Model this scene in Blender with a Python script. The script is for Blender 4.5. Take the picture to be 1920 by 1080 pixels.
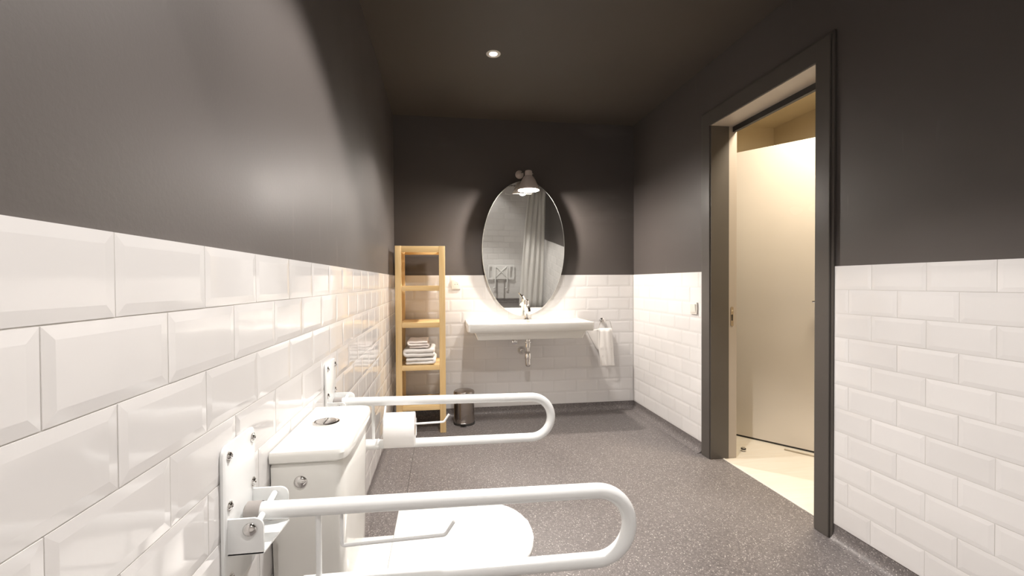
import bpy, bmesh, math, random
from mathutils import Vector, Matrix
random.seed(7)
for o in list(bpy.data.objects): bpy.data.objects.remove(o)
SC = bpy.context.scene
COL = SC.collection
PI = math.pi

# ------------------------------------------------------------------ camera
FPX, CX, CY, YAW, PIT, ROL = 823.454, 943.90, 540.87, .1383, -.0137, .0056
CAMZ = 1.151
R0 = Vector((math.cos(YAW), -math.sin(YAW), 0)); F0 = Vector((math.sin(YAW), math.cos(YAW), 0)); U0 = Vector((0, 0, 1))
Fw = F0*math.cos(PIT) + U0*math.sin(PIT); Up = -F0*math.sin(PIT) + U0*math.cos(PIT)
Rt = R0*math.cos(ROL) - Up*math.sin(ROL); Uu = R0*math.sin(ROL) + Up*math.cos(ROL)
cd = bpy.data.cameras.new('camera'); cam = bpy.data.objects.new('camera', cd); COL.objects.link(cam)
cd.sensor_width = 36; cd.sensor_fit = 'HORIZONTAL'; cd.lens = FPX/1920*36
cd.shift_x = (960-CX)/1920; cd.shift_y = (CY-540)/1920
cd.clip_start = .02
M = Matrix((Rt, Uu, -Fw)).transposed().to_4x4(); M.translation = Vector((0, 0, CAMZ))
cam.matrix_world = M
SC.camera = cam

# ------------------------------------------------------------------ world, exposure, lights
SC.view_settings.view_transform = 'Standard'; SC.view_settings.look = 'None'
SC.view_settings.gamma = 1; SC.view_settings.use_curve_mapping = False
SC.view_settings.exposure = 0.07
w = bpy.data.worlds.new('world'); SC.world = w; w.use_nodes = True
w.node_tree.nodes['Background'].inputs[0].default_value = (.9, .85, .8, 1)
w.node_tree.nodes['Background'].inputs[1].default_value = .05

def spot(name, loc, watts, size_deg, blend, color, r=.03):
    l = bpy.data.lights.new(name, 'SPOT'); l.energy = watts; l.spot_size = math.radians(size_deg)
    l.spot_blend = blend; l.color = color; l.shadow_soft_size = r
    o = bpy.data.objects.new(name, l); COL.objects.link(o); o.location = loc; return o
WARM = (1.0, .955, .92)
LX, LYA, LYB, LYC = .322, 2.704, 1.28, -.185
spot('downlight_beam', (LX, LYA, 2.545), 105, 102, .3, WARM, .045)
spot('downlight_beam', (LX, LYB, 2.545), 180, 105, .28, WARM, .045)
spot('downlight_beam', (LX, LYC, 2.545), 58, 106, .3, WARM, .015)
al = bpy.data.lights.new('corridor_light', 'AREA'); al.energy = 38; al.color = (1, .87, .68); al.size = .35
oa = bpy.data.objects.new('corridor_light', al); COL.objects.link(oa); oa.location = (2.2, 2.15, 2.6)

# ------------------------------------------------------------------ materials
def new_mat(name):
    m = bpy.data.materials.new(name); m.use_nodes = True
    return m, m.node_tree, m.node_tree.nodes['Principled BSDF']
def S(b, **k):
    for n, v in k.items():
        n = n.replace('_', ' ')
        if n in b.inputs: b.inputs[n].default_value = v
def plain(name, c, rough=.4, metal=0, **k):
    m, nt, b = new_mat(name); S(b, Roughness=rough, Metallic=metal, **k)
    b.inputs['Base Color'].default_value = (*c, 1)
    # faint procedural variation
    tc = nt.nodes.new('ShaderNodeTexCoord'); n = nt.nodes.new('ShaderNodeTexNoise'); n.inputs['Scale'].default_value = 6
    r = nt.nodes.new('ShaderNodeMapRange'); r.inputs['To Min'].default_value = rough*.9; r.inputs['To Max'].default_value = min(1, rough*1.12)
    nt.links.new(tc.outputs['Object'], n.inputs['Vector']); nt.links.new(n.outputs['Fac'], r.inputs['Value']); nt.links.new(r.outputs[0], b.inputs['Roughness'])
    return m
def N(nt, t, **k):
    n = nt.nodes.new(t)
    for a, v in k.items():
        if a in n.inputs: n.inputs[a].default_value = v
        else: setattr(n, a, v)
    return n
def bump(nt, b, h, strength, dist):
    bp = N(nt, 'ShaderNodeBump'); bp.inputs['Strength'].default_value = strength; bp.inputs['Distance'].default_value = dist
    nt.links.new(h, bp.inputs['Height']); nt.links.new(bp.outputs[0], b.inputs['Normal'])
def mixc(nt, f, a, b2):
    m = nt.nodes.new('ShaderNodeMix'); m.data_type = 'RGBA'
    for i, v in ((6, a), (7, b2)):
        if isinstance(v, tuple): m.inputs[i].default_value = (*v, 1)
        else: nt.links.new(v, m.inputs[i])
    if isinstance(f, float): m.inputs[0].default_value = f
    else: nt.links.new(f, m.inputs[0])
    return m.outputs[2]
def ramp(nt, src, lo, hi, a=0., b2=1.):
    r = N(nt, 'ShaderNodeMapRange'); r.inputs['From Min'].default_value = lo; r.inputs['From Max'].default_value = hi
    r.inputs['To Min'].default_value = a; r.inputs['To Max'].default_value = b2; nt.links.new(src, r.inputs['Value']); return r.outputs[0]

def paint(name, c, rough, scuffs=0.):
    m, nt, b = new_mat(name)
    tc = N(nt, 'ShaderNodeTexCoord')
    big = N(nt, 'ShaderNodeTexNoise'); big.inputs['Scale'].default_value = 1.6; nt.links.new(tc.outputs['Object'], big.inputs['Vector'])
    col = mixc(nt, ramp(nt, big.outputs['Fac'], .3, .7, 0, 1), tuple(x*.94 for x in c), tuple(x*1.06 for x in c))
    mp = N(nt, 'ShaderNodeMapping'); mp.inputs['Scale'].default_value = (1, 22, 3.2); nt.links.new(tc.outputs['Object'], mp.inputs['Vector'])
    st = N(nt, 'ShaderNodeTexNoise'); st.inputs['Scale'].default_value = 1.; st.inputs['Detail'].default_value = 5; nt.links.new(mp.outputs[0], st.inputs['Vector'])
    if scuffs:
        col = mixc(nt, ramp(nt, st.outputs['Fac'], .66, .78, 0, scuffs), col, tuple(x*1.9 for x in c))
    nt.links.new(col, b.inputs['Base Color']); b.inputs['Specular IOR Level'].default_value = .36
    fine = N(nt, 'ShaderNodeTexNoise'); fine.inputs['Scale'].default_value = 160; fine.inputs['Detail'].default_value = 3; nt.links.new(tc.outputs['Object'], fine.inputs['Vector'])
    nt.links.new(ramp(nt, big.outputs['Fac'], .3, .7, rough*.9, rough*1.1), b.inputs['Roughness'])
    bump(nt, b, fine.outputs['Fac'], .13, .0015)
    return m
M_WALL = paint('dark_wall_paint', (.094, .082, .076), .46, .3)
M_CEIL = paint('dark_ceiling_paint', (.078, .064, .052), .6)
M_FRAME = paint('dark_frame_paint', (.098, .087, .077), .36)
M_JAMBL = plain('greige_jamb_paint', (.42, .37, .32), .4)
M_BLACK = plain('black_slot', (.02, .018, .016), .6)
M_CREAM = paint('cream_corridor_paint', (.80, .70, .52), .6)
M_LEAF = paint('beige_door_lacquer', (.74, .68, .60), .25)

def tile_mat():
    m, nt, b = new_mat('white_glazed_tile')
    oi = N(nt, 'ShaderNodeObjectInfo')
    col = mixc(nt, oi.outputs['Random'], (.765, .745, .73), (.815, .795, .78))
    nt.links.new(col, b.inputs['Base Color']); S(b, Roughness=.07)
    b.inputs['Coat Weight'].default_value = .3; b.inputs['Coat Roughness'].default_value = .05
    tc = N(nt, 'ShaderNodeTexCoord'); n = N(nt, 'ShaderNodeTexNoise'); n.inputs['Scale'].default_value = 9; n.inputs['Detail'].default_value = 1
    vm = N(nt, 'ShaderNodeVectorMath'); vm.operation = 'ADD'; nt.links.new(tc.outputs['Object'], vm.inputs[0])
    cx = N(nt, 'ShaderNodeCombineXYZ'); mu = N(nt, 'ShaderNodeMath'); mu.operation = 'MULTIPLY'; mu.inputs[1].default_value = 37; nt.links.new(oi.outputs['Random'], mu.inputs[0]); nt.links.new(mu.outputs[0], cx.inputs[0])
    nt.links.new(cx.outputs[0], vm.inputs[1]); nt.links.new(vm.outputs[0], n.inputs['Vector'])
    bump(nt, b, n.outputs['Fac'], .35, .004)
    return m
M_TILE = tile_mat()
M_GROUT = plain('pale_grout', (.66, .64, .61), .8)

def floor_mat():
    m, nt, b = new_mat('speckled_safety_vinyl')
    tc = N(nt, 'ShaderNodeTexCoord')
    v = N(nt, 'ShaderNodeTexVoronoi'); v.inputs['Scale'].default_value = 300; nt.links.new(tc.outputs['Object'], v.inputs['Vector'])
    v2 = N(nt, 'ShaderNodeTexVoronoi'); v2.inputs['Scale'].default_value = 120; nt.links.new(tc.outputs['Object'], v2.inputs['Vector'])
    big = N(nt, 'ShaderNodeTexNoise'); big.inputs['Scale'].default_value = 2.2; big.inputs['Detail'].default_value = 6; nt.links.new(tc.outputs['Object'], big.inputs['Vector'])
    mid = N(nt, 'ShaderNodeTexNoise'); mid.inputs['Scale'].default_value = 60; mid.inputs['Detail'].default_value = 4; nt.links.new(tc.outputs['Object'], mid.inputs['Vector'])
    base = mixc(nt, ramp(nt, big.outputs['Fac'], .3, .7), (.115, .101, .100), (.185, .166, .162))
    base = mixc(nt, ramp(nt, mid.outputs['Fac'], .35, .65), base, (.20, .18, .172))
    sep = N(nt, 'ShaderNodeSeparateColor'); nt.links.new(v.outputs['Color'], sep.inputs[0])
    base = mixc(nt, ramp(nt, sep.outputs[0], .86, .88), base, (.11, .098, .096))
    base = mixc(nt, ramp(nt, sep.outputs[1], .93, .94), base, (.38, .345, .33))
    sep2 = N(nt, 'ShaderNodeSeparateColor'); nt.links.new(v2.outputs['Color'], sep2.inputs[0])
    inr = ramp(nt, v2.outputs['Distance'], .30, .22)
    mm = N(nt, 'ShaderNodeMath'); mm.operation = 'MULTIPLY'; nt.links.new(inr, mm.inputs[0]); nt.links.new(ramp(nt, sep2.outputs[2], .93, .94), mm.inputs[1])
    base = mixc(nt, mm.outputs[0], base, (.62, .58, .54))
    nt.links.new(base, b.inputs['Base Color'])
    nt.links.new(ramp(nt, big.outputs['Fac'], .3, .7, .36, .5), b.inputs['Roughness'])
    bump(nt, b, mid.outputs['Fac'], .2, .002)
    return m
M_FLOOR = floor_mat()

def wood_mat(name, c1, c2, axis, rough=.4):
    m, nt, b = new_mat(name)
    tc = N(nt, 'ShaderNodeTexCoord'); mp = N(nt, 'ShaderNodeMapping')
    sc = [34, 34, 34]; sc[axis] = 2.2; mp.inputs['Scale'].default_value = sc
    oi = N(nt, 'ShaderNodeObjectInfo'); 
    nt.links.new(tc.outputs['Object'], mp.inputs['Vector'])
    mu = N(nt, 'ShaderNodeMath'); mu.operation = 'MULTIPLY'; mu.inputs[1].default_value = 20; nt.links.new(oi.outputs['Random'], mu.inputs[0])
    cx = N(nt, 'ShaderNodeCombineXYZ')
    for i in range(3): nt.links.new(mu.outputs[0], cx.inputs[i])
    nt.links.new(cx.outputs[0], mp.inputs['Location'])
    n = N(nt, 'ShaderNodeTexNoise'); n.inputs['Scale'].default_value = 1.2; n.inputs['Detail'].default_value = 6; n.inputs['Distortion'].default_value = .8
    nt.links.new(mp.outputs[0], n.inputs['Vector'])
    col = mixc(nt, ramp(nt, n.outputs['Fac'], .3, .7), c1, c2)
    nt.links.new(col, b.inputs['Base Color']); S(b, Roughness=rough)
    bump(nt, b, n.outputs['Fac'], .1, .001)
    return m
WC1, WC2 = (.86, .63, .33), (.78, .53, .23)
M_WOODZ = wood_mat('birch_wood_upright', WC1, WC2, 2)
M_WOODX = wood_mat('birch_wood_crosswise', WC1, WC2, 0)
M_WOODY = wood_mat('birch_wood_deep', WC1, WC2, 1)
M_CFLOOR = wood_mat('pale_cream_floor', (.84, .79, .70), (.79, .72, .61), 0, .3)

M_ENAMEL = plain('white_powder_coat', (.90, .91, .90), .18)
M_CERAM = plain('white_ceramic', (.83, .815, .77), .08)
M_LID = plain('white_seat_plastic', (.86, .85, .83), .2)
M_CHROME = plain('chrome', (.78, .76, .74), .08, 1)
M_STEEL = plain('brushed_steel', (.42, .38, .35), .27, 1)
M_LAMP = plain('satin_aluminium', (.74, .66, .62), .4, .2)
M_BUSH = plain('grey_plastic', (.36, .33, .31), .5)
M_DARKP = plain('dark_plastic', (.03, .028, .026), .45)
M_WHITEP = plain('white_plastic', (.80, .76, .69), .3)
M_PAPER = plain('toilet_paper', (.86, .84, .82), .95)
M_MIRROR = plain('silvered_glass', (.86, .87, .84), .015, 1)
M_GLASSEDGE = plain('polished_glass_edge', (.75, .76, .72), .12)
def cloth(name, c, scale=900, st=.5):
    m, nt, b = new_mat(name); b.inputs['Base Color'].default_value = (*c, 1); S(b, Roughness=.95)
    b.inputs['Sheen Weight'].default_value = .25
    tc = N(nt, 'ShaderNodeTexCoord'); n = N(nt, 'ShaderNodeTexNoise'); n.inputs['Scale'].default_value = scale; nt.links.new(tc.outputs['Object'], n.inputs['Vector'])
    bump(nt, b, n.outputs['Fac'], st, .002); return m
M_TOWEL = cloth('white_terry', (.86, .83, .79), 500)
M_TOWELP = cloth('pinkish_white_terry', (.84, .76, .71), 500)
M_CURTAIN = cloth('white_curtain_cloth', (.84, .82, .79), 1500, .15)
S(M_CURTAIN.node_tree.nodes['Principled BSDF'], Transmission_Weight=.25)
def emit(name, c, s):
    m, nt, b = new_mat(name); b.inputs['Base Color'].default_value = (.9, .9, .9, 1)
    b.inputs['Emission Color'].default_value = (*c, 1); b.inputs['Emission Strength'].default_value = s; return m
M_GLOW = emit('lit_lamp_glass', (1, .93, .84), 9)

# ------------------------------------------------------------------ geometry helpers
def link(name, bm, mat, parent=None, smooth=False, loc=None, recalc=True):
    if recalc: bmesh.ops.recalc_face_normals(bm, faces=bm.faces)
    me = bpy.data.meshes.new(name); bm.to_mesh(me); bm.free()
    if mat: me.materials.append(mat)
    if smooth:
        for p in me.polygons: p.use_smooth = True
        try: me.set_sharp_from_angle(angle=math.radians(smooth if not isinstance(smooth, bool) else 35))
        except Exception: pass
    o = bpy.data.objects.new(name, me); COL.objects.link(o)
    if parent: o.parent = parent
    if loc: o.location = loc
    return o
def box(bm, x0, x1, y0, y1, z0, z1, bev=0., seg=2):
    r = bmesh.ops.create_cube(bm, size=1)
    vs = r['verts']
    for v in vs:
        v.co = Vector((x0+(v.co.x+.5)*(x1-x0), y0+(v.co.y+.5)*(y1-y0), z0+(v.co.z+.5)*(z1-z0)))
    if bev:
        es = list({e for v in vs for e in v.link_edges})
        bmesh.ops.bevel(bm, geom=es, offset=bev, segments=seg, affect='EDGES', profile=.5)
def B(*a, **k):
    bm = bmesh.new(); box(bm, *a, **k); return bm
def tube(bm, pts, r, n=16, caps=True, closed=False):
    pts = [Vector(p) for p in pts]; rings = []
    rs = r if isinstance(r, (list, tuple)) else [r]*len(pts)
    m = len(pts)
    t0 = (pts[1]-pts[0]).normalized()
    up = Vector((0, 0, 1)) if abs(t0.z) < .9 else Vector((0, 1, 0))
    a = t0.cross(up).normalized()
    for i, p in enumerate(pts):
        if closed: t = (pts[(i+1) % m]-pts[i-1]).normalized()
        elif i == 0: t = t0
        elif i == m-1: t = (pts[-1]-pts[-2]).normalized()
        else: t = ((pts[i+1]-p).normalized()+(p-pts[i-1]).normalized()).normalized()
        a = (a-t*a.dot(t)).normalized(); b = t.cross(a)
        rings.append([bm.verts.new(p+(a*math.cos(2*PI*k/n)+b*math.sin(2*PI*k/n))*rs[i]) for k in range(n)])
    for i in range(m if closed else m-1):
        A, Bq = rings[i], rings[(i+1) % m]
        for k in range(n): bm.faces.new((A[k], A[(k+1) % n], Bq[(k+1) % n], Bq[k]))
    if caps and not closed: bm.faces.new(rings[0][::-1]); bm.faces.new(rings[-1])
def fillet(pts, rad, seg=8):
    pts = [Vector(p) for p in pts]; out = [pts[0]]
    for i in range(1, len(pts)-1):
        p = pts[i]; a = (pts[i-1]-p).normalized(); b = (pts[i+1]-p).normalized()
        ang = a.angle(b)
        if ang > 3.10: out.append(p); continue
        d = min(rad/math.tan(ang/2), (pts[i-1]-p).length*.49, (pts[i+1]-p).length*.49)
        r = d*math.tan(ang/2); c = p+(a+b).normalized()*(r/math.sin(ang/2))
        v0 = p+a*d-c; v1 = p+b*d-c
        for k in range(seg+1):
            t = k/seg; th = v0.angle(v1)
            out.append(c+(v0*math.sin((1-t)*th)+v1*math.sin(t*th))/math.sin(th))
    out.append(pts[-1]); return out
def lathe(bm, prof, n=32, mat=None, caps=True):
    rings = []
    for r, z in prof:
        if r < 1e-6: rings.append([bm.verts.new((0, 0, z))])
        else: rings.append([bm.verts.new((r*math.cos(2*PI*k/n), r*math.sin(2*PI*k/n), z)) for k in range(n)])
    for A, Bq in zip(rings, rings[1:]):
        for k in range(n):
            if len(A) == 1 and len(Bq) == 1: continue
            if len(A) == 1: bm.faces.new((A[0], Bq[k], Bq[(k+1) % n]))
            elif len(Bq) == 1: bm.faces.new((A[k], A[(k+1) % n], Bq[0]))
            else: bm.faces.new((A[k], A[(k+1) % n], Bq[(k+1) % n], Bq[k]))
    if mat is not None: bmesh.ops.transform(bm, matrix=mat, verts=[v for r in rings for v in r])
def prism(bm, poly, lo, hi, axis, bev=0., seg=2):
    """poly: 2D points in the plane normal to axis; axis 0: (y,z), 1: (x,z), 2: (x,y)"""
    def P(p, h):
        return {0: (h, p[0], p[1]), 1: (p[0], h, p[1]), 2: (p[0], p[1], h)}[axis]
    a = [bm.verts.new(P(p, lo)) for p in poly]; b = [bm.verts.new(P(p, hi)) for p in poly]
    n = len(poly); fs = [bm.faces.new(a[::-1]), bm.faces.new(b)]
    for i in range(n): bm.faces.new((a[i], a[(i+1) % n], b[(i+1) % n], b[i]))
    if bev:
        es = [e for f in fs for e in f.edges]
        bmesh.ops.bevel(bm, geom=es, offset=bev, segments=seg, affect='EDGES', profile=.5)
def rrect(x0, x1, y0, y1, r, seg=6):
    """r: scalar or 4 radii for corners (x0,y0),(x1,y0),(x1,y1),(x0,y1)"""
    rr = r if isinstance(r, (list, tuple)) else [r]*4
    out = []
    for (cx, cy, a0), q in zip(((x0, y0, PI), (x1, y0, 1.5*PI), (x1, y1, 0), (x0, y1, .5*PI)), rr):
        sx = 1 if cx == x0 else -1; sy = 1 if cy == y0 else -1
        if q < 1e-5: out.append((cx, cy)); continue
        for k in range(seg+1):
            a = a0+PI/2*k/seg
            out.append((cx+sx*q+q*math.cos(a), cy+sy*q+q*math.sin(a)))
    return out
def rot_to(d):
    return Vector((0, 0, 1)).rotation_difference(Vector(d).normalized()).to_matrix().to_4x4()
def disc(bm, c, d, prof, n=24):
    lathe(bm, prof, n, Matrix.Translation(Vector(c)) @ rot_to(d))
def thing(name, label, cat, loc=(0, 0, 0), group=None):
    o = bpy.data.objects.new(name, None); o.empty_display_size = .05; COL.objects.link(o); o.location = loc
    o['label'] = label; o['category'] = cat
    if group: o['group'] = group
    return o
def tag(o, label, cat, group=None):
    o['label'] = label; o['category'] = cat
    if group: o['group'] = group
    return o
def part(name, bm, mat, parent, smooth=False, label=None):
    """geometry given in world coordinates; parent sits at parent.location"""
    off = Vector((0, 0, 0)); q = parent
    while q is not None: off += q.location; q = q.parent
    bmesh.ops.translate(bm, vec=-off, verts=bm.verts)
    o = link(name, bm, mat, parent, smooth)
    if label: o['label'] = label
    return o
def struct(o, label=None, cat=None):
    o['kind'] = 'structure'
    if label: o['label'] = label
    if cat: o['category'] = cat
    return o

# ------------------------------------------------------------------ room constants
XL, XR, YB, YF, H = -.389, 1.713, 3.775, -.42, 2.558     # faces of the tiles
TT = .008                                                # how far the tile face stands proud of the painted wall
ZT, ZB, ROW, PW = 1.215, .0875, .1025, .202              # tile top, bottom, pitches
ZB = .073; ROW = (ZT-ZB)/11
DY0, DY1, DZ = 1.807, 2.616, 2.147                       # door opening

# walls
struct(link('wall_left', B(XL-TT-.15, XL-TT, YF-.15, YB+.15, 0, H), M_WALL), 'long dark grey painted wall with white bevelled tiles on its lower half, left side', 'wall')
struct(link('wall_back', B(XL-TT, XR+TT+.05, YB+TT, YB+TT+.15, 0, H), M_WALL), 'dark grey end wall behind mirror and basin, white tiled below', 'wall')
bm = bmesh.new()
box(bm, XR+TT, 1.878, YF-.15, DY0, 0, H); box(bm, XR+TT, 1.878, DY1, YB+TT, 0, H); box(bm, XR+TT, 1.878, DY0, DY1, DZ, H)
struct(link('wall_right', bm, M_WALL), 'dark grey wall with the doorway, white bevelled tiles either side of it', 'wall')
struct(link('wall_front', B(XL-TT, XR+TT, YF-TT-.15, YF-TT, 0, H), M_WALL), 'fully tiled shower wall seen only in the oval mirror', 'wall')
struct(link('ceiling', B(XL-TT-.15, 1.878, YF-.16, YB+.16, H, H+.12), M_CEIL), 'flat dark brownish grey ceiling', 'ceiling')
struct(link('floor', B(XL-TT, 1.797, YF-TT, YB+TT, -.05, 0), M_FLOOR), 'speckled dark grey safety vinyl floor', 'floor')
W = {n: bpy.data.objects[n] for n in ('wall_left', 'wall_back', 'wall_right', 'wall_front')}
bm = B(-.2015, -.1995, YF, YB-.05, -.001, .0006)
o = link('floor_seam', bm, M_DARKP, bpy.data.objects['floor'])

# coved skirting
def cove(name, p0, p1, nrm, label):
    bm = bmesh.new(); r = .042; prof = [(0, 0), (.0, .0)]
    prof = [(r+.004, .0008)] + [(.004+r-r*math.sin(a), r-r*math.cos(a)+.0008) for a in [PI/2*k/7 for k in range(1, 8)]] + [(.004, .073), (-.004, .073), (-.004, -.001), (r+.004, -.001)]
    a = []; b = []
    for d, z in prof:
        a.append(bm.verts.new((p0[0]+nrm[0]*d, p0[1]+nrm[1]*d, z))); b.append(bm.verts.new((p1[0]+nrm[0]*d, p1[1]+nrm[1]*d, z)))
    n = len(a); bm.faces.new(a); bm.faces.new(b[::-1])
    for i in range(n): bm.faces.new((a[i], a[(i+1) % n], b[(i+1) % n], b[i]))
    struct(link(name, bm, M_FLOOR, smooth=40), label, 'skirting')
wl, wr, wb, wf = XL-TT, XR+TT, YB+TT, YF-TT
cove('baseboard_left', (wl, wf), (wl, wb), (1, 0), 'coved dark vinyl skirting under the left tiles')
cove('baseboard_back', (wl, wb), (wr, wb), (0, -1), 'coved dark vinyl skirting under the basin wall')
cove('baseboard_right', (wr, 2.715), (wr, wb), (-1, 0), 'coved dark vinyl skirting between doorway and far corner')
cove('baseboard_right', (wr, wf), (wr, 1.718), (-1, 0), 'coved dark vinyl skirting on the near side of the doorway')
cove('baseboard_front', (wl, wf), (wr, wf), (0, 1), 'coved dark vinyl skirting of the shower wall')

# tiles
TM = {}
def tile_mesh(wd, hg):
    key = (round(wd, 3), round(hg, 3))
    if key in TM: return TM[key]
    a, b2 = wd/2, hg/2; i = min(.015, a*.45)
    v = []
    for dx, dn in ((0, 0), (0, .0069), (i, TT)):
        v += [(-a+dx, -dn, -b2+dx), (a-dx, -dn, -b2+dx), (a-dx, -dn, b2-dx), (-a+dx, -dn, b2-dx)]
    f = [(8, 9, 10, 11)]
    for k in range(4):
        for L in (0, 4): f.append((L+k, L+(k+1) % 4, L+4+(k+1) % 4, L+4+k))
    me = bpy.data.meshes.new('tile'); me.from_pydata(v, [], f); me.materials.append(M_TILE); me.update()
    TM[key] = me; return me
def tile_field(wall, u0, u1, z_of_row, rows, phase, place, rz):
    """running-bond rows between u0 and u1; place(u,z)->location on the wall plane"""
    for r in rows:
        zc, hg = z_of_row(r)
        off = phase + (PW/2 if r % 2 else 0)
        k = math.floor((u0-off)/PW); e = off+k*PW
        while e < u1-.001:
            s, t = max(e, u0), min(e+PW, u1); e += PW
            wd = t-s-.002
            if wd < .012: continue
            o = bpy.data.objects.new('tile', tile_mesh(wd, hg-.002)); COL.objects.link(o); o.parent = wall
            o.location = place((s+t)/2, zc)
            o.rotation_euler = (random.uniform(-.003, .003), 0, rz+random.uniform(-.003, .003))
zr = lambda r: (ZT-ROW*(r+.5), ROW)
g = .0062
link('grout', B(wl-.001, wl+g, YF, YB+TT, .073, ZT-.001), M_GROUT, W['wall_left'])
link('grout', B(wl, wr, wb-g, wb+.001, .073, ZT-.001), M_GROUT, W['wall_back'])
link('grout', B(wr-g, wr+.001, 2.716, wb, .073, ZT-.001), M_GROUT, W['wall_right'])
link('grout', B(wr-g, wr+.001, wf, 1.717, .073, ZT-.001), M_GROUT, W['wall_right'])
link('grout', B(wr-g, wr+.001, wf, .08, ZT-.001, H-.001), M_GROUT, W['wall_right'])
link('grout', B(wl, wr, wf-.001, wf+g, .073, H-.001), M_GROUT, W['wall_front'])
tile_field(W['wall_left'], YF, YB, zr, range(11), .588, lambda u, z: (wl, u, z), PI/2)
tile_field(W['wall_back'], XL, XR, zr, range(11), 1.275, lambda u, z: (u, wb, z), 0)
tile_field(W['wall_right'], 2.716, YB, zr, range(11), 1.144, lambda u, z: (wr, u, z), -PI/2)
tile_field(W['wall_right'], YF, 1.717, zr, range(11), 1.144, lambda u, z: (wr, u, z), -PI/2)
tile_field(W['wall_right'], YF, .08, zr, range(-12, 0), 1.144, lambda u, z: (wr, u, z), -PI/2)
tile_field(W['wall_front'], XL, XR, zr, range(-12, 11), .7, lambda u, z: (u, wf, z), PI)
link('tile_edge_trim', B(wr-.012, wr, .08, .088, ZT, H-.002), M_WHITEP, W['wall_right'])['label'] = 'slim white edge strip'

# ------------------------------------------------------------------ doorway
bm = bmesh.new()
xo = XR-.012
box(bm, xo, wr, DY1, 2.700, 0.0, 2.24, .003); box(bm, xo, wr, 1.732, DY0, 0.0, 2.24, .003)
box(bm, xo, wr, DY0-.004, DY1+.004, DZ, 2.24, .003)
casing = link('door_1', bm, M_FRAME)
struct(casing, 'open doorway with dark grey painted frame in the right wall', 'doorway')
bm = bmesh.new()
box(bm, XR-.004, wr, 2.700, 2.715, 0, 2.252, .002); box(bm, XR-.004, wr, 1.718, 1.732, 0, 2.252, .002); box(bm, XR-.004, wr, 1.72, 2.71, 2.24, 2.252, .002)
link('outer_bead', bm, M_FRAME, casing)
bm = bmesh.new()
box(bm, XR-.005, 1.833, DY1-.008, DY1+.004, 0.001, DZ+.004); link('jamb', bm, M_FRAME, casing)
bm = bmesh.new(); box(bm, XR-.005, 1.833, DY0-.004, DY0+.008, 0.001, DZ+.004); link('jamb', bm, M_FRAME, casing)
bm = bmesh.new(); box(bm, 1.833, 1.892, DY1-.003, DY1+.05, 0.001, DZ+.004, .002); jl = link('jamb', bm, M_JAMBL, casing); jl['label'] = 'pale greige rebate of the jamb'
bm = bmesh.new(); box(bm, 1.833, 1.892, DY0-.05, DY0+.003, 0.001, DZ+.004, .002); jl2 = link('jamb', bm, M_JAMBL, casing); jl2['label'] = 'pale greige rebate of the jamb'
bm = bmesh.new(); box(bm, XR-.005, 1.862, DY0, DY1, DZ-.002, DZ+.01); link('head_lining', bm, M_JAMBL, casing)['label'] = 'pale greige underside of the head'
bm = bmesh.new(); box(bm, 1.862, 1.885, DY0, DY1, 2.112, DZ+.01); link('head_stop', bm, M_BLACK, casing)['label'] = 'black stop under the head'
# strike plate
bm = bmesh.new(); prism(bm, rrect(1.848, 1.868, .86, .985, .008), DY1-.0055, DY1-.003, 1)
sp = link('strike_plate', bm, M_STEEL, casing, 35)
bm = bmesh.new(); prism(bm, rrect(1.853, 1.863, .895, .935, .004), DY1-.0062, DY1-.0054, 1); link('keeper_hole', bm, M_BLACK, sp)
bm = bmesh.new(); disc(bm, (1.858, DY1-.005, .96), (0, -1, 0), [(0.006, 0), (.006, .002), (0, .003)], 12); link('screw', bm, M_CHROME, sp)
# threshold strip
o = link('trim_1', B(1.792, 1.806, DY0, DY1, -.002, .003, .001), plain('threshold_metal', (.8, .76, .68), .3)); struct(o, 'thin pale threshold strip in the doorway', 'threshold')

# ------------------------------------------------------------------ corridor
struct(link('floor', B(1.797, 3.6, .6, 4.6, -.05, -.001), M_CFLOOR), 'pale cream floor beyond the doorway', 'floor')
struct(link('wall_corridor', B(3.3, 3.4, .6, 4.6, 0, 2.75), M_CREAM), 'cream wall beyond the doorway', 'wall')
struct(link('wall_corridor', B(1.878, 3.3, 4.0, 4.1, 0, 2.75), M_CREAM), 'cream end wall of the corridor', 'wall')
struct(link('wall_corridor', B(1.878, 3.3, .6, .7, 0, 2.75), M_CREAM), 'cream wall at the near end of the corridor', 'wall')
struct(link('ceiling', B(1.878, 3.6, .6, 4.6, 2.68, 2.78), M_CREAM), 'cream corridor ceiling', 'ceiling')
# beige door leaf standing across the corridor
pa = Vector((2.154, 3.000, 0)); pb = Vector((2.457, 2.594, 0)); dv = (pb-pa).normalized(); nv = Vector((-dv.y, dv.x, 0)); nv = -nv if nv.x > 0 else nv   # towards the camera
p0 = pa-dv*.30; p1 = pb+dv*.16
def leafbox(bm, s0, s1, t0, t1, z0, z1, bev=0):
    c = p0; box(bm, s0, s1, t0, t1, z0, z1, bev)
Ld = (p1-p0).length
LM = Matrix((dv, -nv, Vector((0, 0, 1)))).transposed().to_4x4(); LM.translation = p0
leaf = link('door_2', B(0, Ld, 0, .04, .012, 2.10, .0015), M_LEAF); leaf.matrix_world = LM
struct(leaf, 'plain beige door leaf standing across the corridor', 'door')
link('bottom_strip', B(0, Ld, .006, .034, .0, .012), M_DARKP, leaf)  # dark strip filling the gap between leaf bottom and floor
bm = bmesh.new(); tube(bm, fillet([(Ld-.055, -.0, 1.012), (Ld-.055, -.052, 1.012), (Ld-.175, -.052, 1.012)], .012), .0095, 14)
h = link('door_handle', bm, M_CHROME, leaf, 50)
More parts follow.
